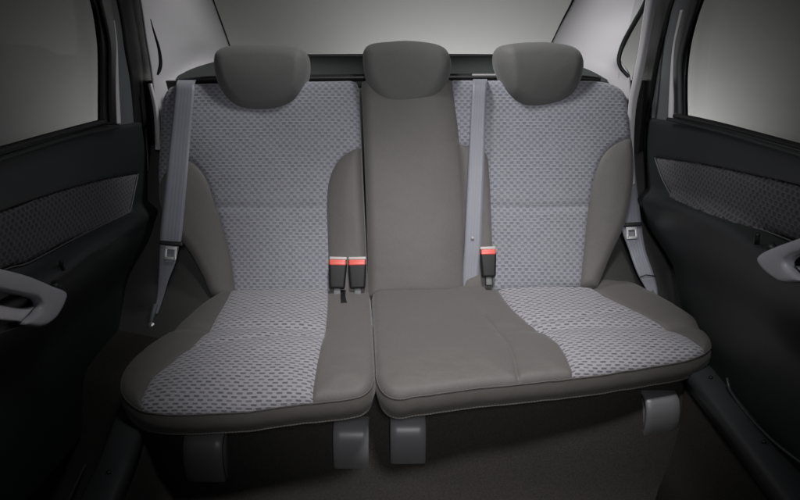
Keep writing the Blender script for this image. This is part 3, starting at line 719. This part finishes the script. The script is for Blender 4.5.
# ------------------------------------------------------------------ SEAT BELTS
def bp(x, y, h): return FB.w(*FB.px(x, y, h), h)
def latch(parent, x, y, h, ang, sc=1.0):
    g = thing('latch', None, None, (0, 0, 0)); g.parent = parent
    Rm = Matrix.Rotation(R(-22), 3, 'X') @ Matrix.Rotation(R(ang), 3, 'Y'); c = bp(x, y, h)
    rbox('latch_bar', c, (.066*sc, .010, .013*sc), M['black'], g, .004, Rm)
    # metal tongue with its slot: four bars round a hole
    for (dx, dz, sx, sz) in ((-.0135, -.028, .008, .036), (.0135, -.028, .008, .036), (0, -.013, .034, .010), (0, -.042, .034, .009)):
        rbox('tongue', c+Rm @ Vector((dx*sc, -.002, dz*sc)), (sx*sc, .003, sz*sc), M['metal'], g, .0012, Rm)
def anchor(parent, P, nm='anchor_bolt'):
    tube(nm, [P, P+Vector((0, -.008, .003))], .011, M['metal'], parent, 12)

t = thing('seat_belt', 'left grey shoulder belt hanging in front of the left backrest', 'seat belt', tuple(bp(170, 240, .03)), 'rear seat belts')
ribbon('webbing', [(bp(a, y, h), bp(b, y, h)) for a, b, y, h in [(178, 196, 80, -.02), (176, 194.5, 85, .016), (174, 193.5, 100, .022), (170, 190, 140, .022), (165.5, 186.5, 185, .040), (161, 183, 225, .040), (160, 181, 242, .036)]], M['belt'], t)
ribbon('lower_webbing', [(bp(a, y, h), bp(b, y, h)) for a, b, y, h in [(160, 179, 245, .034), (159.5, 175.5, 262, .028), (158.5, 168.5, 280, .018), (157, 163, 298, .01), (153, 157.5, 314, .01)]], M['belt'], t)
latch(t, 171.5, 243.5, .044, 4)
anchor(t, bp(152, 326, .01)); tube('anchor_stalk', [bp(156, 304, .01), bp(152, 318, .012), bp(148, 336, .012)], .007, M['grey'], t)
t = thing('seat_belt', 'right belt running down beside the right backrest edge to its anchor', 'seat belt', tuple(bp(640, 250, .03)), 'rear seat belts')
ribbon('webbing', [(bp(a, y, h), bp(b, y, h)) for a, b, y, h in [(624, 634, 150, -.13), (622, 636, 178, -.10), (620.5, 639, 203, -.05), (621, 641.5, 226, -.02), (629, 645.5, 250, -.01), (637, 653, 272, 0), (645, 657, 287, 0), (650, 658, 296, 0)]], M['belt'], t)
latch(t, 631, 224.5, -.012, -3, .92)
tube('belt_ring', [bp(640, 277, .004), bp(646, 275, .008), bp(655, 276, .004)], .0016, M['black'], t)
anchor(t, bp(655, 300, .0)); tube('anchor_stalk', [bp(651, 291, .004), bp(656, 301, .004), bp(664, 318, .0)], .007, M['grey'], t)
t = thing('seat_belt', 'centre belt hanging straight down between centre panel and right backrest', 'seat belt', tuple(bp(470, 250, .03)), 'rear seat belts')
ribbon('webbing', [(bp(a, y, h), bp(b, y, h)) for a, b, y, h in [(473, 487, 79, -.03), (472.5, 487, 84, .020), (471, 486, 110, .026), (468.5, 484.5, 160, .026), (466, 482.5, 210, .024), (464.5, 481, 245, .016), (463, 479, 268, .006), (463, 477, 288, -.004)]], M['belt'], t)
c = bp(472.5, 238, .020); tube('stop_button', [c, c+FB.N*.003, c+FB.N*.004], .0048, M['slot'], t, 14)

# buckles: one built, two copied
def buckle():
    t = thing('seat_belt_buckle', 'x', 'belt buckle', (0, 0, 0), 'belt buckles with red buttons')
    rbox('housing', (0, 0, -.034), (.0465, .026, .070), M['buckle'], t, .007, None, .82, 4)
    rbox('release_button', (0, -.0035, .0020), (.0415, .022, .015), M['red'], t, .003)
    rbox('slot_plate', (0, .004, .0145), (.044, .010, .008), M['slot'], t, .0018)
    rbox('stalk', (0, .004, -.078), (.018, .008, .028), M['grey'], t, .003)
    return t
b0 = buckle(); Rx = -math.atan2(.23, .585)
for i, (x, y, rz, lab) in enumerate([(338, 263.5, .03, 'black belt buckle with red button, left one of the touching pair'), (357.3, 263.5, -.02, 'black belt buckle with red button, right one of the touching pair'),
                                  (488, 253, -.03, 'single black buckle with red button beside the centre belt')]):
    o = b0 if i == 0 else copy_tree(b0)
    o.location = bp(x, y, .030); o.rotation_euler = (Rx, rz, 0); o['label'] = lab
    o.scale = (1.13, 1, 1.04) if i < 2 else (1.0, .95, 1.0)
t = thing('strap_tab', 'tiny dark fabric tab poking out below the pair of buckles', 'strap tab', tuple(FC.w(*FC.px(343, 296, .01), .01)))
ribbon('tab', [(FC.w(*FC.px(a, y, .008), .008), FC.w(*FC.px(b, y, .008), .008)) for a, b, y in [(341, 346, 290), (340.5, 345.5, 296), (341, 347, 303)]], M['black'], t, thick=.003)
